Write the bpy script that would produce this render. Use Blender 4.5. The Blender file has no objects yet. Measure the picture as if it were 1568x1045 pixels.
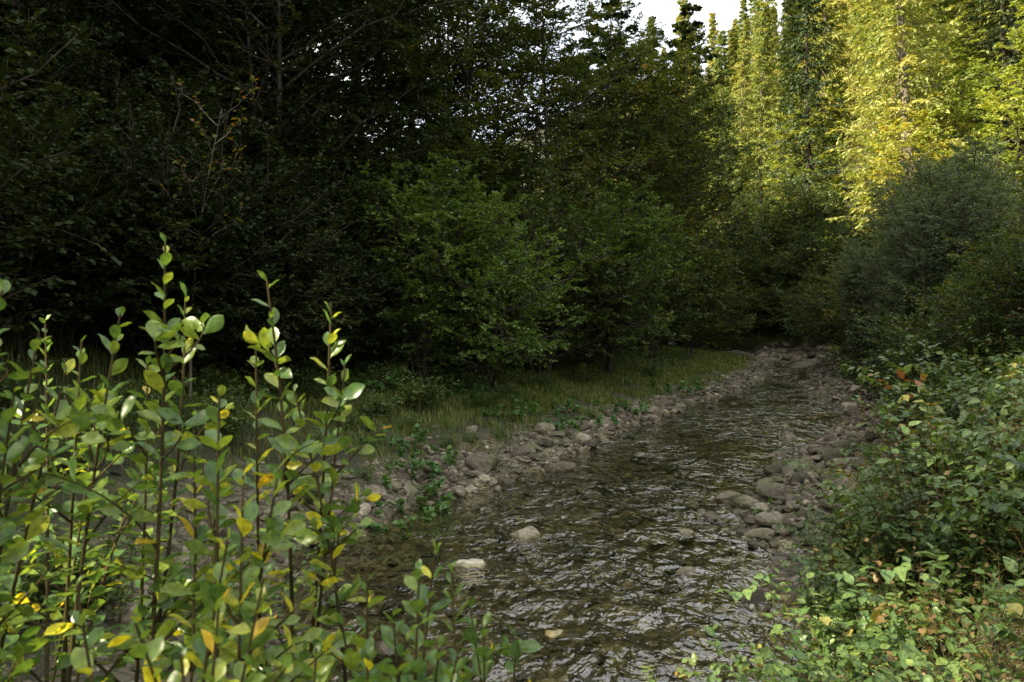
import bpy, math, numpy as np
from mathutils import Vector, Matrix
R0=np.random.default_rng(11)
scene=bpy.context.scene
F=1219.0; HOR=480.0; CAMH=2.0
def pix(px,py,d):
    return np.array([(px-784)/F*d, d, CAMH-(py-HOR)/F*d])
def norm(v): return v/np.maximum(np.linalg.norm(v,axis=-1,keepdims=True),1e-9)
UP=np.array([0,0,1.0])

# ---------------------------------------------------------------- terrain
Yk=[-60,-10,0,3,4.3,5.2,6.6,7.6,9,11.1,14.3,17.4,20.3,24.4,30.5,34,37,40,45,60,90,160,400]
Lk=[4,1.0,-.2,-1.05,-1.5,-1.9,-2.1,-1.6,-.65,.5,2.15,3.65,5.4,7.3,9.7,10,9,6,2,-3,-8,-16,-40]
Rk=[7,3.6,2.4,1.9,1.95,2.1,2.8,3.5,4.3,5.4,6.8,7.4,8.2,9.8,12,13.1,13,10.5,6,0,-5,-13,-37]
def Lf(y): return np.interp(y,Yk,Lk)
def Rf(y): return np.interp(y,Yk,Rk)
def wob(x,y,s,seed,n=7):
    r=np.random.default_rng(seed); o=0
    for i in range(n):
        a=r.uniform(0,2*math.pi); f=r.uniform(.6,1.8)/s
        o=o+np.sin((x*math.cos(a)+y*math.sin(a))*f*2*math.pi+r.uniform(0,6.28))
    return o/math.sqrt(n)
def sp(x,k): return k*np.logaddexp(0,x/k)
def sstep(a,b,x):
    t=np.clip((x-a)/(b-a),0,1); return t*t*(3-2*t)
def segd(x,y,ax,ay,bx,by):
    t=np.clip(((x-ax)*(bx-ax)+(y-ay)*(by-ay))/((bx-ax)**2+(by-ay)**2),0,1)
    return np.hypot(x-ax-t*(bx-ax),y-ay-t*(by-ay))
def H(x,y,detail=True):
    x=np.asarray(x,float); y=np.asarray(y,float)
    jag=wob(x,y,1.6,3)*.2+wob(x,y,.5,4)*.08
    u=Lf(y)-x+jag; v=x-Rf(y)+jag
    e=np.maximum(u,v)
    z=-.165+.05*wob(x,y,1.1,5)*.6
    z=z*sstep(0,-.7,e)
    zl=np.interp(u,[0,.25,1,2.2,4,7],[0,.08,.19,.36,.6,.9])
    zr=np.interp(v,[0,.3,.9,2,4,8],[0,.15,.45,.7,1.0,1.5])
    z=np.where(u>0,zl,z); z=np.where(v>0,zr,z)
    z=z+.3*sstep(3.6,2.4,y)*sstep(-.2,.5,u)
    g=np.exp(-(segd(x,y,5.1,11.6,2.7,7.4)/.6)**2)*.23+np.exp(-(segd(x,y,6.5,14.6,5.3,11.5)/.4)**2)*.17
    z=z+g*(e<.3)
    xf=np.interp(y,[-60,0,20,30,60,100,200,400],[-5,-4.8,-4.8,-6,-13,-26,-60,-90])
    a=sp(xf-x,1.2)*.78
    hl=44*(1-np.exp(-a/44*1.15))
    xr=np.interp(y,[-60,0,10,20,36,60,100,140,400],[10,7,9.5,14.,16.5,14,8,-2,-30])
    b=sp(x-xr,2)*.85
    hr=75*(1-np.exp(-b/75*1.1))
    far=sp(y-190,8)*.35
    z=z+hl+hr+far*.8
    k=np.minimum(sstep(1,9,np.abs(e)),1)
    z=z+k*(wob(x,y,14,8)*.35+wob(x,y,4,9)*.12)*(e>0)
    if detail: z=z+(wob(x,y,.35,10)*.012+wob(x,y,.9,12)*.02)*(np.abs(x)<30)
    return z
def mkmesh(name,V,faces_list,mats,smooth=True,attrs=None,matidx=None):
    me=bpy.data.meshes.new(name)
    V=np.ascontiguousarray(V,dtype=np.float32)
    me.vertices.add(len(V)); me.vertices.foreach_set('co',V.ravel())
    sizes=np.concatenate([np.full(len(f),f.shape[1],dtype=np.int32) for f in faces_list])
    loops=np.concatenate([f.ravel() for f in faces_list]).astype(np.int32)
    starts=np.concatenate([[0],np.cumsum(sizes)[:-1]]).astype(np.int32)
    me.loops.add(len(loops)); me.loops.foreach_set('vertex_index',loops)
    me.polygons.add(len(sizes)); me.polygons.foreach_set('loop_start',starts)
    me.polygons.foreach_set('loop_total',sizes)
    if matidx is not None: me.polygons.foreach_set('material_index',matidx.astype(np.int32))
    me.polygons.foreach_set('use_smooth',np.full(len(sizes),smooth,dtype=bool))
    for m in mats: me.materials.append(m)
    me.update(calc_edges=True)
    if attrs:
        for k,a in attrs.items():
            at=me.attributes.new(k,'FLOAT','POINT'); at.data.foreach_set('value',np.ascontiguousarray(a,dtype=np.float32))
    return me
def add(name,me,loc=(0,0,0),rz=0,s=1,tilt=(0,0)):
    o=bpy.data.objects.new(name,me); scene.collection.objects.link(o)
    o.location=loc; o.rotation_euler=(tilt[0],tilt[1],rz)
    o.scale=(s,s,s) if np.isscalar(s) else s
    return o

# ---------------------------------------------------------------- materials
def newmat(name):
    m=bpy.data.materials.new(name); m.use_nodes=True; nt=m.node_tree
    for n in list(nt.nodes): nt.nodes.remove(n)
    return m,nt
def N(nt,t,**k):
    n=nt.nodes.new(t)
    for a,b in k.items(): setattr(n,a,b)
    return n
def ramp(nt,stops,interp='LINEAR'):
    r=N(nt,'ShaderNodeValToRGB'); r.color_ramp.interpolation=interp
    els=r.color_ramp.elements
    while len(els)<len(stops): els.new(.5)
    for e,(p,c) in zip(els,stops): e.position=p; e.color=(c[0],c[1],c[2],1)
    return r
def math_(nt,op,a,b=None,c=None):
    n=N(nt,'ShaderNodeMath',operation=op)
    for i,v in enumerate((a,b,c)):
        if v is None: continue
        if isinstance(v,(int,float)): n.inputs[i].default_value=v
        else: nt.links.new(v,n.inputs[i])
    return n.outputs[0]
def mixc(nt,f,a,b,mode='MIX'):
    n=N(nt,'ShaderNodeMix',data_type='RGBA',blend_type=mode)
    for s,v in ((0,f),(6,a),(7,b)):
        if isinstance(v,(int,float)): n.inputs[s].default_value=v
        elif isinstance(v,tuple): n.inputs[s].default_value=(*v,1)
        else: nt.links.new(v,n.inputs[s])
    return n.outputs[2]
def leafmat(name,stops,transl=.35,rough=.45,veins=False,spec=.4,objvar=.25,gain=1.):
    m,nt=newmat(name); L=nt.links
    at=N(nt,'ShaderNodeAttribute',attribute_name='rnd')
    oi=N(nt,'ShaderNodeObjectInfo')
    v=math_(nt,'MULTIPLY_ADD',oi.outputs['Random'],objvar,at.outputs['Fac'])
    v=math_(nt,'SUBTRACT',v,objvar*.5)
    r=ramp(nt,[(p,tuple(min(x*gain,.8) for x in c)) for p,c in stops]); L.new(v,r.inputs[0]); col=r.outputs[0]
    if veins:
        tc=N(nt,'ShaderNodeTexCoord')
        nz=N(nt,'ShaderNodeTexNoise'); nz.inputs['Scale'].default_value=60; nz.inputs['Detail'].default_value=2
        L.new(tc.outputs['Object'],nz.inputs['Vector'])
        rr=ramp(nt,[(.3,(.62,.62,.62)),(.7,(1.25,1.25,1.2))]); L.new(nz.outputs[0],rr.inputs[0])
        col=mixc(nt,1.0,col,rr.outputs[0],'MULTIPLY')
        a1=N(nt,'ShaderNodeAttribute',attribute_name='across'); a2=N(nt,'ShaderNodeAttribute',attribute_name='along')
        mid=math_(nt,'LESS_THAN',a1.outputs['Fac'],.09)
        w=math_(nt,'MULTIPLY_ADD',a1.outputs['Fac'],-.35,a2.outputs['Fac'])
        w=math_(nt,'MULTIPLY',w,52.0); w=math_(nt,'SINE',w)
        w=math_(nt,'GREATER_THAN',w,.86)
        f=math_(nt,'MAXIMUM',mid,math_(nt,'MULTIPLY',w,.4))
        f=math_(nt,'MULTIPLY',f,.45)
        col=mixc(nt,f,col,(.2,.25,.09))
        p=N(nt,'ShaderNodeBsdfPrincipled'); L.new(col,p.inputs['Base Color'])
        p.inputs['Roughness'].default_value=rough; p.inputs['Specular IOR Level'].default_value=spec
    else:
        d=N(nt,'ShaderNodeBsdfDiffuse'); L.new(col,d.inputs[0])
        g=N(nt,'ShaderNodeBsdfGlossy'); g.inputs['Roughness'].default_value=rough
        p=N(nt,'ShaderNodeMixShader'); p.inputs[0].default_value=.045*spec/.4; L.new(d.outputs[0],p.inputs[1]); L.new(g.outputs[0],p.inputs[2])
    t=N(nt,'ShaderNodeBsdfTranslucent')
    tcol=mixc(nt,1.0,col,(1.5,1.35,.45),'MULTIPLY'); L.new(tcol,t.inputs[0])
    mx=N(nt,'ShaderNodeMixShader'); mx.inputs[0].default_value=transl
    L.new(p.outputs[0],mx.inputs[1]); L.new(t.outputs[0],mx.inputs[2])
    o=N(nt,'ShaderNodeOutputMaterial'); L.new(mx.outputs[0],o.inputs[0]); return m
G=[(0,(.018,.036,.009)),(.35,(.038,.064,.013)),(.65,(.064,.088,.017)),(.88,(.105,.12,.02)),(.97,(.2,.15,.02)),(1,(.22,.11,.02))]
M_leaf=leafmat('leaf_deciduous',G,gain=1.35)
M_leafB=leafmat('leaf_hazel',[(0,(.024,.05,.012)),(.5,(.055,.095,.018)),(.9,(.095,.13,.026)),(1,(.18,.16,.03))],gain=1.8)
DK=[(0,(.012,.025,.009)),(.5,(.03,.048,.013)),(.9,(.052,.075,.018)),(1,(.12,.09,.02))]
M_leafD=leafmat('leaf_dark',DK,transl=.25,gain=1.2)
M_leafS=leafmat('leaf_slope_shade_tint',DK,transl=.2,gain=.8,spec=.2)  # darker copy of the dark leaf: left slope's shade put into the colour
M_leafY=leafmat('leaf_autumn_sun_tint',[(0,(.08,.12,.02)),(.4,(.14,.165,.028)),(.75,(.21,.20,.035)),(.93,(.27,.20,.035)),(1,(.31,.16,.025))],transl=.45,objvar=.45,gain=2.0)  # autumn yellow, with hillside sunlight also brightened into the colour
M_leafG=leafmat('leaf_green_sun_tint',[(0,(.07,.10,.02)),(.5,(.135,.165,.03)),(1,(.21,.20,.04))],transl=.45,objvar=.7,gain=2.1)  # green leaf with raised albedo: sunlight painted into the colour
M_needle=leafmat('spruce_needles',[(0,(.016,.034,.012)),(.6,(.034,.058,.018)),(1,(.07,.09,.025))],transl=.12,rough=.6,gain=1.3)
M_needleS=leafmat('spruce_needles_sun_tint',[(0,(.045,.068,.018)),(.45,(.10,.118,.032)),(1,(.17,.16,.045))],transl=.28,rough=.6,gain=2.5,objvar=.7)  # lit copy of the needles: hillside sun is part of this colour
M_willow=leafmat('leaf_willow',[(0,(.03,.05,.026)),(.5,(.058,.082,.042)),(1,(.10,.12,.055))],transl=.25,gain=2.2)
M_fg=leafmat('leaf_sallow',[(0,(.034,.078,.022)),(.4,(.066,.125,.03)),(.75,(.14,.19,.032)),(.91,(.25,.26,.025)),(.97,(.5,.38,.02)),(1,(.47,.28,.03))],transl=.38,rough=.34,veins=True,spec=.65,objvar=.05,gain=1.95)
M_bram=leafmat('leaf_bramble',[(0,(.025,.058,.018)),(.5,(.055,.098,.026)),(.87,(.10,.14,.034)),(.96,(.22,.16,.03)),(1,(.16,.05,.02))],transl=.3,rough=.4,veins=True,spec=.5,objvar=.2,gain=1.75)
M_herb=leafmat('leaf_butterbur',[(0,(.03,.085,.025)),(.6,(.06,.14,.035)),(1,(.11,.18,.05))],transl=.35,veins=True,gain=1.5)
M_grass=leafmat('grass_blades',[(0,(.035,.068,.013)),(.65,(.08,.12,.02)),(.9,(.13,.14,.03)),(1,(.22,.17,.08))],transl=.3,gain=1.6)
M_dry=leafmat('dry_herb',[(0,(.05,.045,.02)),(.5,(.11,.08,.03)),(1,(.17,.11,.04))],transl=.3,gain=1.2)
def barkmat(name,c1,c2):
    m,nt=newmat(name); L=nt.links
    tc=N(nt,'ShaderNodeTexCoord'); mp=N(nt,'ShaderNodeMapping'); mp.inputs['Scale'].default_value=(1,1,.25)
    L.new(tc.outputs['Object'],mp.inputs[0])
    nz=N(nt,'ShaderNodeTexNoise'); nz.inputs['Scale'].default_value=14; nz.inputs['Detail'].default_value=4
    L.new(mp.outputs[0],nz.inputs['Vector'])
    r=ramp(nt,[(.35,c1),(.65,c2)]); L.new(nz.outputs[0],r.inputs[0])
    p=N(nt,'ShaderNodeBsdfDiffuse')
    L.new(r.outputs[0],p.inputs[0])
    b=N(nt,'ShaderNodeBump'); b.inputs['Strength'].default_value=.5; b.inputs['Distance'].default_value=.03
    L.new(nz.outputs[0],b.inputs['Height']); L.new(b.outputs[0],p.inputs['Normal'])
    o=N(nt,'ShaderNodeOutputMaterial'); L.new(p.outputs[0],o.inputs[0]); return m
M_bark=barkmat('bark_grey',(.04,.034,.027),(.10,.085,.068))
M_barkP=barkmat('bark_pale',(.09,.08,.065),(.26,.22,.18))
M_twig=barkmat('twig_green_brown',(.045,.038,.02),(.09,.07,.035))

def stonemat():
    m,nt=newmat('river_stone'); L=nt.links
    at=N(nt,'ShaderNodeAttribute',attribute_name='rnd')
    r=ramp(nt,[(0,(.055,.045,.032)),(.3,(.13,.11,.08)),(.7,(.25,.215,.163)),(.95,(.42,.375,.295)),(1,(.66,.62,.52))]); L.new(at.outputs['Fac'],r.inputs[0])
    g=N(nt,'ShaderNodeNewGeometry')
    nz=N(nt,'ShaderNodeTexNoise'); nz.inputs['Scale'].default_value=22; nz.inputs['Detail'].default_value=6
    L.new(g.outputs['Position'],nz.inputs['Vector'])
    rr=ramp(nt,[(.3,(.5,.5,.42)),(.7,(1.25,1.22,1.15))]); L.new(nz.outputs[0],rr.inputs[0])
    c=mixc(nt,1,r.outputs[0],rr.outputs[0],'MULTIPLY')
    n2=N(nt,'ShaderNodeTexNoise'); n2.inputs['Scale'].default_value=1.6; n2.inputs['Detail'].default_value=5; L.new(g.outputs['Position'],n2.inputs['Vector'])
    mo=ramp(nt,[(.5,(0,0,0)),(.62,(.7,.7,.7))]); L.new(n2.outputs[0],mo.inputs[0])
    sx=N(nt,'ShaderNodeSeparateXYZ'); L.new(g.outputs['Position'],sx.inputs[0])
    mr=N(nt,'ShaderNodeMapRange'); L.new(sx.outputs[2],mr.inputs[0])
    mr.inputs[1].default_value=.0; mr.inputs[2].default_value=.04
    c=mixc(nt,math_(nt,'MULTIPLY',mo.outputs[0],mr.outputs[0]),c,(.085,.095,.035))
    wet=mixc(nt,1,c,(.68,.64,.44),'MULTIPLY')
    c2=mixc(nt,mr.outputs[0],wet,c)
    p=N(nt,'ShaderNodeBsdfPrincipled'); L.new(c2,p.inputs['Base Color'])
    rg=N(nt,'ShaderNodeMapRange'); L.new(mr.outputs[0],rg.inputs[0]); rg.inputs[3].default_value=.3; rg.inputs[4].default_value=.85
    L.new(rg.outputs[0],p.inputs['Roughness'])
    b=N(nt,'ShaderNodeBump'); b.inputs['Strength'].default_value=.5; b.inputs['Distance'].default_value=.01
    L.new(nz.outputs[0],b.inputs['Height']); L.new(b.outputs[0],p.inputs['Normal'])
    o=N(nt,'ShaderNodeOutputMaterial'); L.new(p.outputs[0],o.inputs[0]); return m
M_stone=stonemat()
def groundmat():
    m,nt=newmat('valley_ground'); L=nt.links
    g=N(nt,'ShaderNodeNewGeometry'); at=N(nt,'ShaderNodeAttribute',attribute_name='gravel')
    v=N(nt,'ShaderNodeTexVoronoi'); v.inputs['Scale'].default_value=13; L.new(g.outputs['Position'],v.inputs['Vector'])
    ve=N(nt,'ShaderNodeTexVoronoi',feature='DISTANCE_TO_EDGE'); ve.inputs['Scale'].default_value=13; L.new(g.outputs['Position'],ve.inputs['Vector'])
    hs=N(nt,'ShaderNodeSeparateColor'); L.new(v.outputs['Color'],hs.inputs[0])
    r=ramp(nt,[(0,(.06,.05,.03)),(.5,(.14,.118,.07)),(1,(.30,.26,.175))]); L.new(hs.outputs[0],r.inputs[0])
    er=ramp(nt,[(0,(.3,.3,.3)),(.12,(1,1,1))]); L.new(ve.outputs[0],er.inputs[0])
    gc=mixc(nt,1,r.outputs[0],er.outputs[0],'MULTIPLY')
    sx=N(nt,'ShaderNodeSeparateXYZ'); L.new(g.outputs['Position'],sx.inputs[0])
    mr=N(nt,'ShaderNodeMapRange'); L.new(sx.outputs[2],mr.inputs[0]); mr.inputs[1].default_value=-.02; mr.inputs[2].default_value=.05
    wet=mixc(nt,1,gc,(.95,.9,.56),'MULTIPLY'); gc=mixc(nt,mr.outputs[0],wet,gc)
    nz=N(nt,'ShaderNodeTexNoise'); nz.inputs['Scale'].default_value=3; nz.inputs['Detail'].default_value=8; nz.inputs['Roughness'].default_value=.7
    L.new(g.outputs['Position'],nz.inputs['Vector'])
    s=ramp(nt,[(.3,(.022,.018,.012)),(.5,(.035,.038,.014)),(.65,(.05,.06,.02)),(.8,(.09,.065,.03))]); L.new(nz.outputs[0],s.inputs[0])
    c=mixc(nt,at.outputs['Fac'],s.outputs[0],gc)
    p=N(nt,'ShaderNodeBsdfPrincipled'); L.new(c,p.inputs['Base Color']); p.inputs['Roughness'].default_value=.85
    b=N(nt,'ShaderNodeBump'); b.inputs['Strength'].default_value=.8; b.inputs['Distance'].default_value=.03
    hh=math_(nt,'ADD',math_(nt,'MINIMUM',ve.outputs[0],.25),math_(nt,'MULTIPLY',nz.outputs[0],.6))
    L.new(hh,b.inputs['Height']); L.new(b.outputs[0],p.inputs['Normal'])
    o=N(nt,'ShaderNodeOutputMaterial'); L.new(p.outputs[0],o.inputs[0]); return m
M_ground=groundmat()
def watermat():
    m,nt=newmat('stream_water'); L=nt.links
    g=N(nt,'ShaderNodeNewGeometry')
    mp=N(nt,'ShaderNodeMapping'); mp.inputs['Rotation'].default_value=(0,0,math.radians(25)); mp.inputs['Scale'].default_value=(1.0,.62,1)
    L.new(g.outputs['Position'],mp.inputs[0])
    n1=N(nt,'ShaderNodeTexNoise'); n1.inputs['Scale'].default_value=4.2; n1.inputs['Detail'].default_value=3; n1.inputs['Distortion'].default_value=.8
    n2=N(nt,'ShaderNodeTexNoise'); n2.inputs['Scale'].default_value=16; n2.inputs['Detail'].default_value=2; n2.inputs['Distortion'].default_value=.5
    n3=N(nt,'ShaderNodeTexNoise'); n3.inputs['Scale'].default_value=.7; n3.inputs['Detail'].default_value=2
    for n in (n1,n2,n3): L.new(mp.outputs[0],n.inputs['Vector'])
    h=math_(nt,'MULTIPLY_ADD',n2.outputs[0],.24,n1.outputs[0])
    b=N(nt,'ShaderNodeBump'); b.inputs['Distance'].default_value=.1
    st=ramp(nt,[(.38,(.35,.35,.35)),(.56,(1,1,1))]); L.new(n3.outputs[0],st.inputs[0]); L.new(st.outputs[0],b.inputs['Strength'])
    L.new(h,b.inputs['Height'])
    gl=N(nt,'ShaderNodeBsdfGlossy'); gl.inputs['Roughness'].default_value=.05; gl.inputs[0].default_value=(1,1,1,1); L.new(b.outputs[0],gl.inputs['Normal'])
    tr=N(nt,'ShaderNodeBsdfTransparent'); tr.inputs[0].default_value=(.93,.94,.86,1)
    fr=N(nt,'ShaderNodeFresnel'); fr.inputs[0].default_value=1.5; L.new(b.outputs[0],fr.inputs['Normal'])
    f=math_(nt,'MULTIPLY_ADD',fr.outputs[0],1.5,.03); f=math_(nt,'MINIMUM',f,1.0)
    mx=N(nt,'ShaderNodeMixShader'); L.new(f,mx.inputs[0]); L.new(tr.outputs[0],mx.inputs[1]); L.new(gl.outputs[0],mx.inputs[2])
    o=N(nt,'ShaderNodeOutputMaterial'); L.new(mx.outputs[0],o.inputs[0]); return m
M_water=watermat()

# ground sheet
def axis(lo,hi,c0,c1,fine,grow):
    a=list(np.arange(c0,c1,fine)); s=fine; x=c1
    while x<hi: a.append(x); s*=grow; x+=s
    a.append(hi); s=fine; x=c0-fine; pre=[]
    while x>lo: pre.append(x); s*=grow; x-=s
    pre.append(lo); return np.array(pre[::-1]+a)
xs=axis(-300,300,-3,9,.08,1.04); ys=axis(-200,450,3,15,.08,1.025)
X,Y=np.meshgrid(xs,ys); Z=H(X,Y)
nx,ny=len(xs),len(ys)
idx=np.arange(nx*ny).reshape(ny,nx)
Fq=np.stack([idx[:-1,:-1],idx[:-1,1:],idx[1:,1:],idx[1:,:-1]],-1).reshape(-1,4)
jag=wob(X,Y,1.6,3)*.3+wob(X,Y,.5,4)*.15
grav=(1-np.maximum(sstep(.4,1.5,Lf(Y)-X+jag),sstep(.2,.6,X-Rf(Y)+jag)))*sstep(39,36,Y)
add('ground',mkmesh('ground',np.stack([X,Y,Z],-1).reshape(-1,3),[Fq],[M_ground],attrs={'gravel':grav.ravel()}))
# water
ts=np.linspace(-.05,1.05,70); yw=np.concatenate([np.arange(-6,16,.07),np.arange(16,48,.2),np.arange(48,100,1.)])
T,YW=np.meshgrid(ts,yw); LW=Lf(YW)-.6; RW=Rf(YW)+.4; XW=LW+(RW-LW)*T
ZW=.007*wob(XW,YW,.8,21)+.004*wob(XW,YW,.3,22)
i2=np.arange(T.size).reshape(T.shape)
Fw=np.stack([i2[:-1,:-1],i2[:-1,1:],i2[1:,1:],i2[1:,:-1]],-1).reshape(-1,4)
add('stream_water',mkmesh('stream_water',np.stack([XW,YW,ZW],-1).reshape(-1,3),[Fw],[M_water]))

# ---------------------------------------------------------------- mesh builder
class MB:
    def __init__(s): s.V=[];s.F=[];s.m=[];s.a=[];s.ac=[];s.al=[];s.n=0
    def addq(s,V,Fc,mat,a,ac=None,al=None):
        s.V.append(V); s.F.append(Fc+s.n); s.m.append(np.full(len(Fc),mat)); s.a.append(a)
        s.ac.append(np.full(len(V),.5) if ac is None else ac); s.al.append(np.full(len(V),.5) if al is None else al)
        s.n+=len(V)
    def tubes(s,P,Rr,sides,mat=0):
        n,m,_=P.shape
        d=norm(P[:,-1]-P[:,0]); ref=np.where(np.abs(d[:,2:3])>.8,np.array([[1.,0,0]]),UP[None])
        a=norm(np.cross(d,ref)); b=np.cross(d,a)
        an=np.arange(sides)*2*math.pi/sides
        ring=a[:,None,None]*np.cos(an)[None,None,:,None]+b[:,None,None]*np.sin(an)[None,None,:,None]
        V=(P[:,:,None]+ring*Rr[:,:,None,None]).reshape(-1,3)
        I=np.arange(n*m*sides).reshape(n,m,sides); J=np.roll(I,-1,axis=2)
        Fc=np.stack([I[:,:-1],J[:,:-1],J[:,1:],I[:,1:]],-1).reshape(-1,4)
        s.addq(V,Fc,mat,np.full(len(V),.5))
    def leaves(s,tpl,P,D,Nn,S,rnd,mat=1,wx=1.0):
        TV,TF,tac,tal=tpl
        Yv=norm(D); Xv=norm(np.cross(Yv,Nn)); Zv=np.cross(Xv,Yv)
        V=P[:,None]+(Xv[:,None]*TV[None,:,0:1]*wx+Yv[:,None]*TV[None,:,1:2]+Zv[:,None]*TV[None,:,2:3])*S[:,None,None]
        k=len(TV); Fc=(TF[None]+(np.arange(len(P))*k)[:,None,None]).reshape(-1,4)
        s.addq(V.reshape(-1,3),Fc,mat,np.repeat(rnd,k),np.tile(tac,len(P)),np.tile(tal,len(P)))
    def mesh(s,name,mats):
        return mkmesh(name,np.concatenate(s.V),[np.concatenate(s.F)],mats,attrs={'rnd':np.concatenate(s.a),'across':np.concatenate(s.ac),'along':np.concatenate(s.al)},matidx=np.concatenate(s.m))
def leaf_simple(w=.5):
    V=np.array([[0,0,0],[w/2,.45,.06],[0,1,-.04],[-w/2,.45,.06]]); return V,np.array([[0,1,2,3]]),np.array([0,1,0,1.]),np.array([0,.5,1,.5])
def leaf_det(prof,curl=.18,fold=.12,serr=0):
    t=np.linspace(0,1,len(prof)); V=[];ac=[];al=[]
    for i,(tt,w) in enumerate(zip(t,prof)):
        z=-curl*tt*tt+.03*math.sin(tt*9)
        ww=w*(1+(serr if i%2 else -serr))
        for sx in(-1,0,1): V.append([sx*ww,tt-(.03 if sx==0 else 0),z+abs(sx)*fold*w*2]); ac.append(abs(sx)); al.append(tt)
    Fc=[]
    for i in range(len(prof)-1):
        for j in range(2): a=i*3+j; Fc.append([a,a+1,a+4,a+3])
    return np.array(V),np.array(Fc),np.array(ac,float),np.array(al,float)
L_SIMPLE=leaf_simple(.68); L_NARROW=leaf_simple(.22); L_NEEDLE=leaf_simple(.36)
L_OBOV=leaf_det([.015,.07,.16,.23,.265,.25,.17,.02],curl=.22,fold=.16)
L_OVATE=leaf_det([.01,.2,.31,.3,.24,.13,.01],curl=.22,serr=.05)
L_ROUND=leaf_det([.12,.36,.42,.38,.28,.15,.02],curl=.3,fold=.1,serr=.04)
L_OVS=leaf_det([.02,.3,.27,.01],curl=.2)
def interp_path(P,t):
    n,m,_=P.shape; f=np.clip(t,0,.9999)*(m-1); i=f.astype(int); w=(f-i)[...,None]
    ar=np.arange(n)[:,None]
    a=P[ar,i]; b=P[ar,i+1]; return a+(b-a)*w, norm(b-a)
def kids(r,P,Lp,k,t0,t1,ang,lfac,shape,m=4,flat=1,up=0,wb=.06):
    n=len(P); t=(np.arange(k)[None]+r.random((n,k)))/k*(t1-t0)+t0
    pos,tan=interp_path(P,t)
    ref=np.where(np.abs(tan[...,2:3])>.9,np.array([1.,0,0]),UP)
    a=norm(np.cross(tan,ref)); b=np.cross(tan,a)
    az=np.arange(k)[None]*2.39996+r.uniform(0,6.28,(n,1))+r.normal(0,.3,(n,k))
    if flat<.6: az=np.where(np.arange(k)[None]%2==0,0,math.pi)+r.normal(0,.45,(n,k))
    an=r.uniform(ang[0],ang[1],(n,k))
    d=tan*np.cos(an)[...,None]+(a*np.cos(az)[...,None]+b*np.sin(az)[...,None])*np.sin(an)[...,None]
    L=lfac*Lp[:,None]*shape(t)*r.uniform(.7,1.25,(n,k))
    s=np.linspace(0,1,m)
    Q=pos[:,:,None]+d[:,:,None]*(L[...,None]*s)[...,None]
    Q[...,2]+=up*L[...,None]*s**2
    Q+=r.normal(0,1,Q.shape)*(L[...,None]*s*wb)[...,None]
    return Q.reshape(n*k,m,3),L.reshape(-1),t.reshape(-1),np.repeat(np.arange(n),k)
def taper(L,r0,m,end=.25): return r0[:,None]*np.linspace(1,end,m)[None]
def putleaves(mb,r,P,k,size,tpl,base,t0=.1,flatness=.45,fwd=.6,mat=1,wx=1.,droop=.15):
    n=len(P); t=(np.arange(k)[None]+r.random((n,k)))/k*(1-t0)+t0
    pos,tan=interp_path(P,t)
    sd=norm(np.cross(tan,UP)+r.normal(0,.15,tan.shape)); sg=np.where(np.arange(k)%2==0,1,-1)[None,:,None]
    D=tan*fwd+sd*sg*.8+r.normal(0,.3,tan.shape); D[...,2]-=droop
    Nn=UP+r.normal(0,flatness,tan.shape)
    S=size*r.uniform(.6,1.25,(n,k))
    rn=np.clip(base[:,None]*.55+r.random((n,k))*.45,0,1)
    mb.leaves(tpl,pos.reshape(-1,3),D.reshape(-1,3),Nn.reshape(-1,3),S.ravel(),rn.ravel(),mat,wx)
def decid(name,seed,h,w,stems,t0,k1,k2,k3,nl,size,mats,up1=.05,lean=.0,tpl=L_SIMPLE,ang1=(.9,1.4),crown='round',flat=.45,r0=.011):
    r=np.random.default_rng(seed); mb=MB()
    m=9; s=np.linspace(0,1,m); az=r.uniform(0,6.28,stems)+np.arange(stems)*2.4
    ln=lean*r.uniform(.3,1.2,stems)*h
    hs=h*r.uniform(.72,1,stems) if stems>1 else np.array([h])
    P=np.zeros((stems,m,3)); P[:,:,2]=hs[:,None]*s
    P[:,:,0]=np.cos(az)[:,None]*(ln[:,None]*s**1.3+.04*stems**.5); P[:,:,1]=np.sin(az)[:,None]*(ln[:,None]*s**1.3+.04*stems**.5)
    P[:,:,:2]+=np.cumsum(r.normal(0,.012*h,(stems,m,2)),1)*s[None,:,None]
    mb.tubes(P,taper(hs,hs*r0*(1 if stems==1 else .7),m,.08),7 if stems<4 else 5)
    sh={'round':lambda t:np.sqrt(np.clip(1-((t-.45)/.62)**2,.03,1)),'cone':lambda t:(1-t)**.75+.06,'flat':lambda t:np.ones_like(t)*.8}[crown]
    P1,L1,t1,_=kids(r,P,np.full(stems,w/2.),k1,t0,.98,ang1,1,sh,m=6,up=up1,wb=.05)
    P2,L2,_,i2=kids(r,P1,L1,k2,.15,.97,(.6,1.1),.5,lambda t:1.15-t*.75,m=4,flat=.5,up=-.02,wb=.05)
    mb.tubes(P1,taper(L1,L1*.011+.003,6),4); mb.tubes(P2,taper(L2,L2*.008+.002,4),3)
    P3,L3,_,i3=kids(r,P2,L2,k3,.15,1,(.5,1.0),.5,lambda t:1.1-t*.6,m=3,flat=.5,up=-.05,wb=.05)
    b1=r.random(len(P1)); b2=np.clip(b1[i2]*.7+r.random(len(P2))*.3,0,1); b3=b2[i3]
    putleaves(mb,r,P3,nl,size,tpl,b3,flatness=flat); putleaves(mb,r,P2,nl,size,tpl,b2,t0=.3,flatness=flat)
    return mb.mesh(name,mats)
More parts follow.
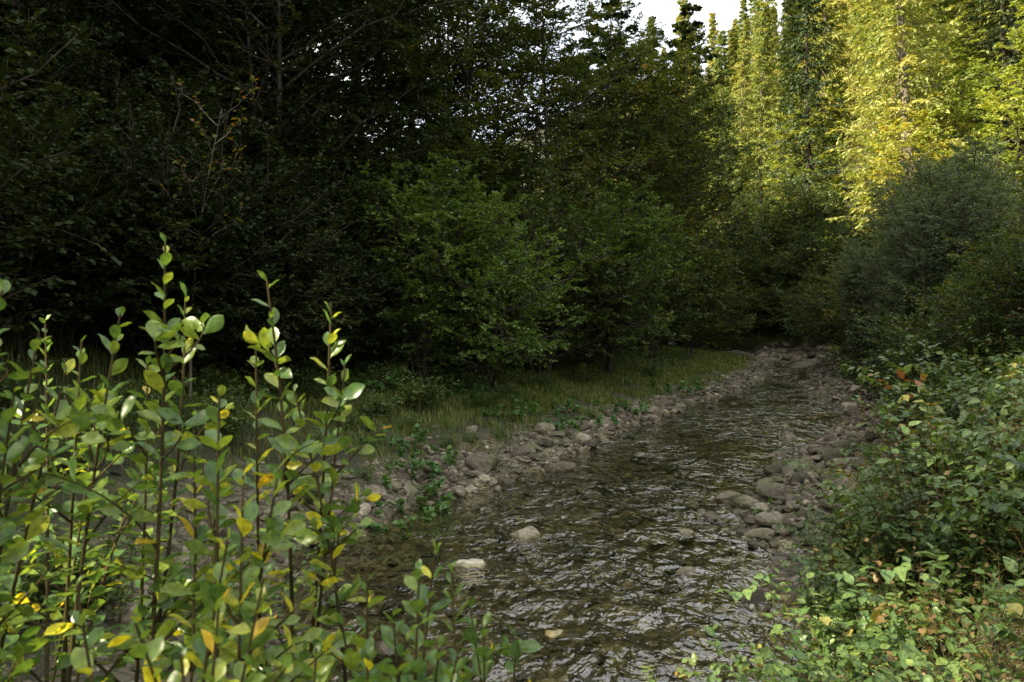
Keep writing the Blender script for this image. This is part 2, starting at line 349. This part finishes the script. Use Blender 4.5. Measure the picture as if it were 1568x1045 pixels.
def spruce(name,seed,h,w,mats,t0=.08,dens=9,size=.24):
    r=np.random.default_rng(seed); mb=MB(); m=10; s=np.linspace(0,1,m)
    P=np.zeros((1,m,3)); P[0,:,2]=h*s; P[0,:,:2]=np.cumsum(r.normal(0,.004*h,(m,2)),0)
    mb.tubes(P,taper(None,np.array([h*.011]),m,.05),8)
    k=int(h*dens*(1-t0))
    P1,L1,t1,_=kids(r,P,np.array([w/2.]),k,t0,.99,(1.35,1.75),1,lambda t:np.minimum((1-t)**.9,.85)+.03,m=6,up=.0,wb=.03)
    s1=np.linspace(0,1,6); P1[:,:,2]+=L1[:,None]*(-.55*s1+.35*s1**2.5)[None]
    mb.tubes(P1,taper(L1,L1*.01+.004,6),4)
    P2,L2,_,i2=kids(r,P1,L1,13,.12,.98,(.8,1.15),.42,lambda t:1.1-t*.85,m=3,flat=.4,up=-.3,wb=.04)
    b1=r.random(len(P1)); 
    putleaves(mb,r,P2,7,size,L_NEEDLE,b1[i2],t0=.05,flatness=.5,fwd=1.0,droop=.35); putleaves(mb,r,P1,12,size,L_NEEDLE,b1,t0=.2,flatness=.5,fwd=1.)
    return mb.mesh(name,mats)

gz=lambda x,y: float(H(np.array(x),np.array(y),False))
cnt=0
def place(name,me,x,y,s=1,rz=None,dz=-.05,tilt=0):
    global cnt
    rz=R0.uniform(0,6.28) if rz is None else rz
    ss=(s*R0.uniform(.92,1.08),s*R0.uniform(.92,1.08),s*R0.uniform(.94,1.06)) if np.isscalar(s) else s
    cnt+=1
    return add(name,me,(x,y,gz(x,y)+dz),rz,ss,(R0.normal(0,.03+tilt),R0.normal(0,.03+tilt)))
def remat(me,name,mats):
    m=me.copy(); m.name=name
    for i,a in enumerate(mats): m.materials[i]=a
    return m
mt=[decid('tree_a',1,14,7.5,1,.08,60,11,5,11,.108,[M_bark,M_leaf]),
    decid('tree_b',2,13,7,2,.08,34,11,5,11,.105,[M_bark,M_leaf],lean=.12),
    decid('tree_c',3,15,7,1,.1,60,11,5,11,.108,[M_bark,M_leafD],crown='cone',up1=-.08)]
sh=[decid('shrub_a',5,4.2,3.4,5,.1,14,8,4,9,.08,[M_bark,M_leaf],lean=.22,ang1=(.5,1.1)),
    decid('shrub_b',6,2.6,3.6,8,.1,10,7,4,9,.07,[M_bark,M_leaf],lean=.45,ang1=(.5,1.2)),
    decid('shrub_c',7,2.2,2.6,6,.1,9,6,4,8,.085,[M_bark,M_leafD],lean=.4,ang1=(.5,1.2))]
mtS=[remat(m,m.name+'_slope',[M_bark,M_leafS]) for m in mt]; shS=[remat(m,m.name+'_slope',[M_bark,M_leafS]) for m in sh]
shB=[remat(m,m.name+'_hazel',[M_bark,M_leafB]) for m in sh[:2]]
wl=decid('willow',8,4.4,2.6,16,.15,12,7,4,9,.085,[M_bark,M_willow],lean=.22,ang1=(.35,.8),tpl=L_NARROW,up1=.25,flat=.8)
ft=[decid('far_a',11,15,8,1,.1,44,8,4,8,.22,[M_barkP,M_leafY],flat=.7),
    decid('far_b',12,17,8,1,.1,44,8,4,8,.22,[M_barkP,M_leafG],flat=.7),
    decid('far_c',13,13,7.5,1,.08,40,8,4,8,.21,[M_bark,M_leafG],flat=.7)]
spd=[spruce('spruce_a',21,19,6.5,[M_bark,M_needle]),spruce('spruce_b',22,22,6.,[M_bark,M_needle],t0=.2)]
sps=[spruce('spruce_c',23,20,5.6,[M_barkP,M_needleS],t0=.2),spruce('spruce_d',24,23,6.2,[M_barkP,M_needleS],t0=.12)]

def tr(px,d,me,s,name):
    place(name,me,(px-784)/F*d,d,s)
D='deciduous_tree'
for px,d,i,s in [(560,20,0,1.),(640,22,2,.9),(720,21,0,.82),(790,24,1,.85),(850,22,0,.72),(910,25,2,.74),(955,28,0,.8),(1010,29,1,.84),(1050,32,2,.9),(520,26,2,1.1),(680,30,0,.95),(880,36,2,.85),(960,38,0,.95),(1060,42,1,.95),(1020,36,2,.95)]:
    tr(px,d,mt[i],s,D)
for px,d,i,s in [(470,17,1,.95),(400,20,2,1.1),(330,17,1,1.),(250,19,0,1.),(430,14,1,.8),(180,15,2,.9),(90,14,1,.95),(330,24,0,1.1)]:
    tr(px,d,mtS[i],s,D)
for px,d,i,s in [(640,14.2,0,.95),(745,15,1,1.),(690,15.5,1,.9),(930,19.5,0,1.05),(700,16.8,0,.8)]: tr(px,d,shB[i],s,'hazel_shrub')
for px,d,i,s in [(830,17.5,1,1.2),(870,19,1,1.1),(1000,22.5,0,1.0),(1055,27,0,.9),(570,15.5,1,1.),(980,25,1,1.2),(520,17,0,.9),(800,20,0,1.1),(600,18,0,1.2),(1110,44,0,1.2),(1190,46,0,1.3),(1230,45,0,1.2),(1150,50,0,1.5),(1260,42,0,1.2),(1060,38,1,1.2),(1130,46,1,1.3),(1170,42,1,1.),(1205,41,1,1.),(1240,40,1,1.1),(1140,43.5,1,1.),(1050,33,1,1.1),(1040,36,0,1.),
    (1130,41,1,.7),(1155,40,1,.75),(1180,39.5,1,.8),(1205,38.5,1,.7),(1225,38,1,.8),(1245,37,1,.7),(1190,41.5,0,.7),(1115,40,1,.8),(1165,41,0,.8),(1265,34,1,.8),(1100,38.5,1,.7)]:
    tr(px,d,sh[i],s,'hazel_shrub')
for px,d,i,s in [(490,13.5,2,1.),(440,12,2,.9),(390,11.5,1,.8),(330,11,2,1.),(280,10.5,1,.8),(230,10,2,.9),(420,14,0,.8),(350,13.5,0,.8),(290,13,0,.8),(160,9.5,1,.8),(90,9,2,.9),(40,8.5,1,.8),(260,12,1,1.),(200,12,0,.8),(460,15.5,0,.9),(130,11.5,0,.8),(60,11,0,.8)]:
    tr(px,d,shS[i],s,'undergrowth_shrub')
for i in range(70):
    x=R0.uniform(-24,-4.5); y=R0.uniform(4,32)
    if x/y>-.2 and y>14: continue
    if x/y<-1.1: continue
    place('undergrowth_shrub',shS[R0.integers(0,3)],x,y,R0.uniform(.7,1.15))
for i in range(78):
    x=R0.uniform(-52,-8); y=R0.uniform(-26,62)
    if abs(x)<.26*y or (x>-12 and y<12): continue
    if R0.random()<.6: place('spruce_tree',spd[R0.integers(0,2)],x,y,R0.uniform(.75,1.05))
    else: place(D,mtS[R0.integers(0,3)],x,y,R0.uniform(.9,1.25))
# right bank mid
for px,d,s in [(1410,17,.95),(1480,16.5,.85),(1370,19,.75),(1460,20,1.),(1335,22,.75),(1440,15,.8)]:
    tr(px,d,wl,s,'willow_shrub')
for px,d,i,s in [(1560,15,0,.55),(1600,12,1,.7),(1520,13,1,.6),(1345,24,1,.9),(1300,27,1,1),(1390,24,0,.7),(1490,23,0,.7),(1560,20,0,.65),(1285,33,0,.9),(1330,32,0,1.),(1265,38,0,1),(1430,30,0,1.),(1410,12.5,2,.6),(1470,10.5,1,.55),(1550,9.,1,.5),(1360,15.5,2,.6),(1520,27,0,.8),(1530,10.5,0,.45),(1590,8.5,0,.42)]:
    tr(px,d,sh[i],s,'riverside_shrub')
n=0
while n<240:
    y=R0.uniform(34,112); x=R0.uniform(5,74)
    if x<np.interp(y,[34,60,100,140],[17,14.5,9,0]) or x/y>.76: continue
    n+=1; q=R0.random()
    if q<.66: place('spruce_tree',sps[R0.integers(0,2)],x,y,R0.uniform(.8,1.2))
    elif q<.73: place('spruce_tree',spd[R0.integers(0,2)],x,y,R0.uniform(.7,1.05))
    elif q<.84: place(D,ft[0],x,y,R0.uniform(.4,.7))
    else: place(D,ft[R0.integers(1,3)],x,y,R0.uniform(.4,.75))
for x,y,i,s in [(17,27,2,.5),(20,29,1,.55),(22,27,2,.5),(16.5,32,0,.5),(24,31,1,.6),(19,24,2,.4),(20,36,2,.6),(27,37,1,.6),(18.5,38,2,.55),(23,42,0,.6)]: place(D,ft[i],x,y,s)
for i in range(26):
    y=R0.uniform(90,180); x=R0.uniform(-45,5)
    place('distant_tree',(ft+spd)[R0.integers(0,5)],x,y,R0.uniform(.5,.8))

# ---------------------------------------------------------------- foreground sallow shoots
def shoot(mb,r,base,tip,nl,size,tpl,ybase,side=True,t0=.3,mat=1):
    m=8; s=np.linspace(0,1,m)[:,None]
    mid=(base+tip)/2+np.array([r.normal(0,.06),r.normal(0,.05),.05])
    if side: mid[:2]=base[:2]*.62+tip[:2]*.38+r.normal(0,.07,2)
    P=(1-s)**2*base+2*s*(1-s)*mid+s*s*tip; P=P[None]
    L=np.linalg.norm(tip-base)
    mb.tubes(P,taper(None,np.array([.003+.003*L]),m,.3),6)
    t=np.linspace(t0,1,nl)+r.normal(0,.008,nl); pos,tan=interp_path(P,t[None]); pos=pos[0];tan=tan[0]
    az=np.arange(nl)*2.4+r.uniform(0,6)+r.normal(0,.35,nl)
    rad=np.stack([np.cos(az),np.sin(az),np.zeros(nl)],-1)
    el=np.linspace(1.3,.4,nl)[:,None]*r.uniform(.75,1.25,(nl,1))
    Dd=norm(tan)*np.cos(el)+rad*np.sin(el)*1.1+r.normal(0,.15,(nl,3))
    Nn=tan*.9-rad*.4+r.normal(0,.35,(nl,3))
    S=size*np.interp(np.linspace(0,1,nl),[0,.5,.85,1],[.9,1.15,.9,.5])*r.uniform(.65,1.2,nl)
    rn=np.clip(r.random(nl)*.62+ybase*r.random(nl)*.95,0,.94); sel=r.random(nl)<.02*(1+3*ybase); rn=np.where(sel,r.uniform(.93,1,nl),rn)
    mb.leaves(tpl,pos,Dd,Nn,S,rn,mat)
    if side:
        for k in range(int(r.integers(4,7))):
            tt=r.uniform(.3,.85); p,tg=interp_path(P,np.array([[tt]])); p=p[0,0]
            a=r.uniform(0,6.28); ln=L*r.uniform(.1,.26)*(1.1-tt)*1.7
            q=p+np.array([math.cos(a)*ln*.8,math.sin(a)*ln*.8,ln*.7])
            shoot(mb,r,p,q,max(5,int(ln/.021)),size*.9,tpl,ybase,side=False,t0=.2)
def clump(name,cx,cy,tips,mats,size,seed,spread=.1,ybase=.3,tpl=L_OBOV,dens=.025,w=.66,t0=.46):
    r=np.random.default_rng(seed); mb=MB()
    for (px,py,d) in tips:
        tip=pix(px,py,d); base=np.array([cx+r.normal(0,spread),cy+r.normal(0,spread),0])
        base[0]=base[0]*w+tip[0]*(1-w); base[1]=base[1]*w+tip[1]*(1-w); base[2]=gz(base[0],base[1])-.03
        L=np.linalg.norm(tip-base); shoot(mb,r,base,tip,int(L*.57/dens),size,tpl,ybase,t0=t0)
    add(name,mb.mesh(name,mats))
S_='sallow_shrub'; MF=[M_twig,M_fg]
clump(S_,-1.1,1.9,[(255,375,1.95),(185,480,2.0),(285,455,2.2),(125,520,2.1),(225,560,2.1)],MF,.068,1)
clump(S_,-.7,2.1,[(410,430,2.05),(392,510,2.2),(508,465,2.15),(528,560,2.2),(450,600,2.0)],MF,.066,2,ybase=.45)
clump(S_,-.72,1.7,[(335,600,1.7),(370,730,1.6),(295,700,1.75),(425,720,1.8),(345,830,1.5)],MF,.068,3,ybase=.6)
clump(S_,-1.25,1.6,[(5,445,1.7),(60,510,1.75),(100,570,1.8),(20,600,1.6),(-40,480,1.7)],MF,.066,4,ybase=.35)
clump(S_,-1.45,2.3,[(150,600,2.5),(70,490,2.7),(250,640,2.8)],MF,.06,5,ybase=.15)
clump(S_,-.62,1.35,[(200,960,1.3),(330,930,1.25),(110,900,1.4),(400,890,1.4),(270,1010,1.15)],MF,.06,6,ybase=.55)
clump(S_,-.2,1.5,[(560,895,1.5),(640,880,1.6),(665,850,1.7),(690,870,1.7),(520,960,1.45),(600,950,1.4),(620,990,1.4),(720,940,1.6),(740,970,1.55),(790,985,1.65),(480,1000,1.35),(670,1000,1.5),(700,1010,1.45),(560,1010,1.4)],MF,.062,7,ybase=.12,t0=.5)

# ---------------------------------------------------------------- right bank brambles
def bramble(name,seed,h,nst,size,mats,spread=.35,tpl=L_OVATE,k1=7,nl=7):
    r=np.random.default_rng(seed); mb=MB(); m=7; s=np.linspace(0,1,m)
    az=r.uniform(0,6.28,nst); hs=h*r.uniform(.6,1.05,nst); ln=h*r.uniform(.15,.75,nst)
    P=np.zeros((nst,m,3)); P[:,:,2]=hs[:,None]*(1.25*s-.3*s**2.4)[None]
    b0=r.normal(0,spread*.5,(nst,2))
    P[:,:,0]=b0[:,0:1]+np.cos(az)[:,None]*ln[:,None]*s**1.6; P[:,:,1]=b0[:,1:2]+np.sin(az)[:,None]*ln[:,None]*s**1.6
    mb.tubes(P,taper(None,np.full(nst,.004),m,.3),5)
    P1,L1,_,i1=kids(r,P,hs,k1,.15,.98,(.6,1.2),.32,lambda t:1.1-.6*t,m=4,up=.05,wb=.06)
    mb.tubes(P1,taper(None,np.full(len(P1),.002),4,.4),3)
    b=r.random(len(P)); putleaves(mb,r,P1,nl,size,tpl,b[i1],t0=.15,flatness=.35,droop=.2); putleaves(mb,r,P,14,size,tpl,b,t0=.25,flatness=.35,droop=.2)
    return mb.mesh(name,mats)
MBm=[M_twig,M_bram]
br=[bramble('bramble_a',31,.95,20,.062,MBm),bramble('bramble_b',32,.75,22,.054,MBm),bramble('bramble_c',33,1.15,16,.07,MBm),
    bramble('herb_dry',34,1.2,14,.035,[M_twig,M_dry],spread=.5,k1=9,tpl=L_OVS,nl=6)]
hb=bramble('butterbur',35,.26,11,.075,[M_twig,M_herb],spread=.6,k1=2,nl=2,tpl=L_ROUND)
def rb(name,i,x,y,s=1): place(name,br[i],x,y,s)
rr=np.random.default_rng(9)
n=0
while n<122:
    y=rr.uniform(2.2,15); x=Rf(y)+rr.uniform(.05,5.5)
    if x<.28*y+.45 and y<4: continue
    if x/y>.85: continue
    n+=1
    far=x-Rf(y)
    bb=rr.random()<(.9 if far<1.5 else .78)
    rb('bramble_bush' if bb else 'dry_herb',int(rr.choice([0,1,2])) if bb else 3,x,y,rr.uniform(.65,1.15)*(.7 if far<.6 else (1.15 if far>2 else 1)))
for x,y,i,s in [(1.3,3.0,0,.85),(1.05,2.9,1,.7),(1.5,2.6,1,.9),(1.15,3.4,1,.75),(1.75,3.3,2,.8),(1.75,4.2,0,.8),(2.1,2.6,2,.9),(2.0,4.6,1,.8),(2.3,5.4,0,.7),(1.85,3.0,3,.9),(2.6,4.4,3,.9)]: rb('bramble_bush' if i<3 else 'dry_herb',i,x,y,s)
for px,py,s in [(610,735,1.),(640,715,.9),(690,640,1.1),(725,640,1.2),(760,650,1.),(880,655,1.1),(850,640,1.),(590,700,.9),(530,640,1.3),(940,630,1.),(600,770,.8),(1020,600,1.2),(560,650,1.2),(620,755,.8)]:
    d=CAMH*F/(py-HOR)*.92; x=(px-784)/F*d; place('butterbur_herb',hb,x,d,s)
for px,py,s in [(480,670,.6),(420,690,.6),(350,720,.6),(540,690,.45),(500,720,.4),(470,770,.35),(690,690,.3),(660,650,.4),(900,640,.35),(1060,590,.4),(770,670,.3),(630,680,.35),(560,740,.3),(720,680,.25),(830,655,.3)]:
    d=CAMH*F/(py-HOR)*.9; x=(px-784)/F*d; place('understory_herb',br[1 if s<.5 else 0],x,d,s)
for i in range(115):
    y=rr.uniform(3,26); x=Lf(y)-rr.uniform(1.6,6)
    if x<-9: continue
    place('understory_herb',br[rr.integers(0,3)],x,y,rr.uniform(.3,.7))
for i in range(14):
    y=rr.uniform(1.9,4.6); x=-rr.uniform(1.5,3.4)
    if x/y<-.95: continue
    place('understory_herb',br[rr.integers(0,3)],x,y,rr.uniform(.4,.7))

# ---------------------------------------------------------------- grass
def grass(name,n,xf,h):
    r=np.random.default_rng(55); x,y=xf(r,n); z=H(x,y); m=4; s=np.linspace(0,1,m)
    hh=h*r.uniform(.4,1.2,len(x)); az=r.uniform(0,6.28,len(x)); ln=hh*r.uniform(.1,.8,len(x))
    P=np.stack([x[:,None]+np.cos(az)[:,None]*ln[:,None]*s**2,y[:,None]+np.sin(az)[:,None]*ln[:,None]*s**2,z[:,None]+hh[:,None]*(s-.25*s**3)[None]],-1)
    sd=np.stack([-np.sin(az),np.cos(az),np.zeros(len(x))],-1); w=.0035*np.array([1,.85,.5,.05])[None,:]*np.clip(y/9,1,3)[:,None]
    V=np.stack([P-sd[:,None]*w[:,:,None],P+sd[:,None]*w[:,:,None]],2).reshape(-1,3)
    I=np.arange(len(x)*m*2).reshape(len(x),m,2)
    Fc=np.stack([I[:,:-1,0],I[:,:-1,1],I[:,1:,1],I[:,1:,0]],-1).reshape(-1,4)
    add(name,mkmesh(name,V,[Fc],[M_grass],attrs={'rnd':np.repeat(r.random(len(x)),m*2)}))
def gl(r,n):
    y=3+r.random(n)**.8*32; u=r.uniform(.3,5,n); x=Lf(y)-u
    k=(wob(x,y,1.1,40)*1.0+1.0*(u-np.interp(y,[5,12,20],[1.6,1.15,.8]))+r.normal(0,.4,n))>.1
    return x[k],y[k]
grass('bank_grass',150000,gl,.18)
def gr(r,n):
    y=3+r.random(n)*38; u=r.uniform(.25,3.5,n); x=Rf(y)+u
    return x,y
grass('bank_grass',36000,gr,.35)

# ---------------------------------------------------------------- stones
def rockbase(sub,seed):
    import bmesh
    bm=bmesh.new(); bmesh.ops.create_icosphere(bm,subdivisions=sub,radius=1)
    V=np.array([v.co[:] for v in bm.verts]); Fc=np.array([[v.index for v in f.verts] for f in bm.faces]); bm.free()
    r=np.random.default_rng(seed)
    for i in range(11):
        nrm=norm(r.normal(0,1,3)); dd=r.uniform(.5,.85); e=V@nrm-dd
        V=V-np.where(e>0,e*.92,0)[:,None]*nrm
    V=V*(1+.05*wob(V[:,0]*1.+V[:,2],V[:,1]+V[:,2]*.7,.9,seed))[:,None]
    return V,Fc
def stones(name,x,y,sz,seed,sub,sink=.25,rnd=None):
    r=np.random.default_rng(seed); n=len(x); z=H(x,y)
    bases=[rockbase(sub,100+i) for i in range(8)]; kk=r.integers(0,8,n); VV=[];FF=[];AA=[];o=0
    rn=np.clip(r.beta(1.5,2.2,n),0,.97) if rnd is None else rnd
    for b in range(8):
        q=np.where(kk==b)[0]
        if len(q)==0: continue
        V,Fc=bases[b]; sc=sz[q,None]*np.stack([r.uniform(.8,1.35,len(q)),r.uniform(.6,1.,len(q)),r.uniform(.35,.75,len(q))],-1)
        a=r.uniform(0,6.28,len(q)); tx=r.normal(0,.3,len(q))
        W=V[None]*sc[:,None]
        W=np.stack([W[...,0],W[...,1]*np.cos(tx)[:,None]-W[...,2]*np.sin(tx)[:,None],W[...,1]*np.sin(tx)[:,None]+W[...,2]*np.cos(tx)[:,None]],-1)
        c,s=np.cos(a)[:,None],np.sin(a)[:,None]
        W=np.stack([W[...,0]*c-W[...,1]*s+x[q,None],W[...,0]*s+W[...,1]*c+y[q,None],W[...,2]+(z[q]+sc[:,2]*(1-2*sink)*.6)[:,None]],-1)
        VV.append(W.reshape(-1,3)); FF.append((Fc[None]+(np.arange(len(q))*len(V))[:,None,None]).reshape(-1,3)+o); o+=len(q)*len(V)
        AA.append(np.repeat(rn[q],len(V)))
    return mkmesh(name,np.concatenate(VV),[np.concatenate(FF)],[M_stone],smooth=False,attrs={'rnd':np.concatenate(AA)})
def sizes(r,n,a=.028,sc=.02): return a+r.exponential(sc,n)
r=np.random.default_rng(5)
n=6800; y=3+r.random(n)**.75*33; x=Lf(y)+.3-np.abs(r.normal(0,1,n))*.62*np.interp(y,[3,9,14,40],[1.3,1.25,.8,.75])
add('bank_gravel',stones('bank_gravel',x,y,np.minimum(sizes(r,n,.014,.028),.2),1,2))
n=5200; y=3+r.random(n)**.8*26; x=Lf(y)+(Rf(y)-Lf(y))*r.random(n)
add('streambed_cobbles',stones('streambed_cobbles',x,y,np.minimum(sizes(r,n,.022,.022),.1),2,2,sink=.4))
n=1400; t=r.random(n); ax=5.1+(2.5-5.1)*t+r.normal(0,.5,n); ay=11.6+(6.9-11.6)*t+r.normal(0,.5,n)
n2=420; t2=r.random(n2); ax=np.concatenate([ax,6.5-1.2*t2+r.normal(0,.35,n2)]); ay=np.concatenate([ay,14.6-3.1*t2+r.normal(0,.4,n2)])
add('gravel_bar',stones('gravel_bar',ax,ay,np.minimum(sizes(r,len(ax),.018,.032),.17),3,2,sink=.12))
n=1500; y=4+r.random(n)**.9*32; x=Rf(y)-.2+np.abs(r.normal(0,.3,n))
add('bank_gravel',stones('bank_gravel',x,y,np.minimum(sizes(r,n,.03,.03),.17),4,2))
n=420; y=r.uniform(32,38,n); x=Rf(y)-r.uniform(-.5,4,n)
add('rapids_rocks',stones('rapids_rocks',x,y,np.minimum(sizes(r,n,.08,.09),.4),6,2))
n=170; y=4.2+r.random(n)**.9*22; x=Lf(y)+(Rf(y)-Lf(y))*r.uniform(.03,.97,n)
add('stream_stones',stones('stream_stones',x,y,r.uniform(.07,.16,n),8,2,sink=.05,rnd=r.uniform(.05,.75,n)))
def boulder(px,py,wpx,rn,seed,flat=.6,name='boulder'):
    d=CAMH*F/(py-HOR); x=(px-784)/F*d; sz=wpx/F*d/2
    V,Fc=rockbase(4,seed); rg=np.random.default_rng(seed)
    V=V*np.array([1.1,.85,flat]); V=V*(1+.03*wob(V[:,0]*3+V[:,2]*2,V[:,1]*3-V[:,2],.8,seed)[:,None]); V=V*sz
    me=mkmesh(name,V,[Fc],[M_stone],attrs={'rnd':np.full(len(V),rn)})
    z=max(gz(x,d),-.07); o=add(name,me,(x,d,z+sz*flat*.5),rg.uniform(0,.8)); return o
for a in [(718,868,50,1.0,1,.65),(808,824,50,.8,2,.75),(855,972,44,.93,3,.6),(738,730,66,.35,4,.7),(1305,640,50,.9,5,.55),(1010,825,36,.8,6,.5),(1050,817,40,.85,7,.5),(1145,785,40,.7,8,.8),(1168,800,34,.75,9,.6),(1120,765,50,.5,10,.5),(880,840,34,.2,11,.5),(700,935,40,.3,12,.5),(1040,740,30,.4,13,.5),(1095,790,44,.3,14,.5),(895,985,40,.3,15,.5),(600,765,34,.7,16,.6),(1000,640,44,.6,17,.5),(935,660,40,.6,18,.6),(830,680,36,.6,19,.6),(860,720,46,.35,20,.6),(1240,700,40,.6,21,.5),(1180,745,40,.7,22,.5),(830,990,34,.75,23,.5)]:
    boulder(*a)

# bare sapling on left
r=np.random.default_rng(4); mb=MB(); b=pix(290,420,9.5); tp=pix(345,170,9.5); b[2]=gz(b[0],b[1])
s=np.linspace(0,1,9)[:,None]; P=(b+(tp-b)*s+np.array([-.12,0,.0])*np.sin(s*3.1))[None]
mb.tubes(P,taper(None,np.array([.02]),9,.2),6)
P1,L1,_,_=kids(r,P,np.array([2.2]),12,.45,.99,(.5,1.1),.45,lambda t:1.1-.6*t,m=6,up=.1,wb=.05); mb.tubes(P1,taper(None,np.full(12,.007),6,.3),4)
P2,L2,_,_=kids(r,P1,L1,5,.2,.99,(.5,1.),.35,lambda t:1.1-.6*t,m=4,up=.1,wb=.06); mb.tubes(P2,taper(None,np.full(60,.003),4,.3),3)
putleaves(mb,r,P2,3,.07,L_SIMPLE,np.full(60,.95))
add('bare_sapling',mb.mesh('bare_sapling',[M_barkP,M_leaf]))

# ---------------------------------------------------------------- light
EL=math.radians(32.5); hz=norm(np.array([-.91,-.33])); sd=np.array([hz[0]*math.cos(EL),hz[1]*math.cos(EL),math.sin(EL)]); el=EL; az=math.atan2(sd[0],sd[1])
sun=bpy.data.lights.new('sun','SUN'); sun.energy=15; sun.angle=math.radians(.5); sun.color=(1,.89,.64)
so=bpy.data.objects.new('sun',sun); scene.collection.objects.link(so); so.rotation_euler=Vector(sd).to_track_quat('Z','Y').to_euler()
w=bpy.data.worlds.new('World'); scene.world=w; w.use_nodes=True; nt=w.node_tree
bg=nt.nodes['Background']; sk=nt.nodes.new('ShaderNodeTexSky'); sk.sky_type='NISHITA'; sk.sun_disc=False
sk.sun_elevation=el; sk.sun_rotation=az%(2*math.pi); sk.dust_density=2.5
tc=nt.nodes.new('ShaderNodeTexCoord'); cz=nt.nodes.new('ShaderNodeTexNoise'); cz.inputs['Scale'].default_value=2.5; cz.inputs['Detail'].default_value=5
nt.links.new(tc.outputs['Generated'],cz.inputs['Vector'])
cr=ramp(nt,[(.35,(.45,.45,.45)),(.6,(.92,.92,.92))]); nt.links.new(cz.outputs[0],cr.inputs[0])
mxx=mixc(nt,cr.outputs[0],sk.outputs[0],(4.3,4.2,3.95)); nt.links.new(mxx,bg.inputs[0]); bg.inputs[1].default_value=.47
scene.view_settings.view_transform='Standard'; scene.view_settings.look='None'; scene.view_settings.exposure=0
cd=bpy.data.cameras.new('camera'); cam=bpy.data.objects.new('camera',cd); scene.collection.objects.link(cam)
cd.lens=28; cd.sensor_width=36; cd.clip_end=1500; cd.clip_start=.05
cam.location=(0,0,CAMH); cam.rotation_euler=(math.radians(90)-math.atan((522.5-HOR)/F),0,0)
cd.dof.use_dof=True; cd.dof.focus_distance=9; cd.dof.aperture_fstop=5.6
scene.camera=cam
print('objects',len(bpy.data.objects),'cnt',cnt)
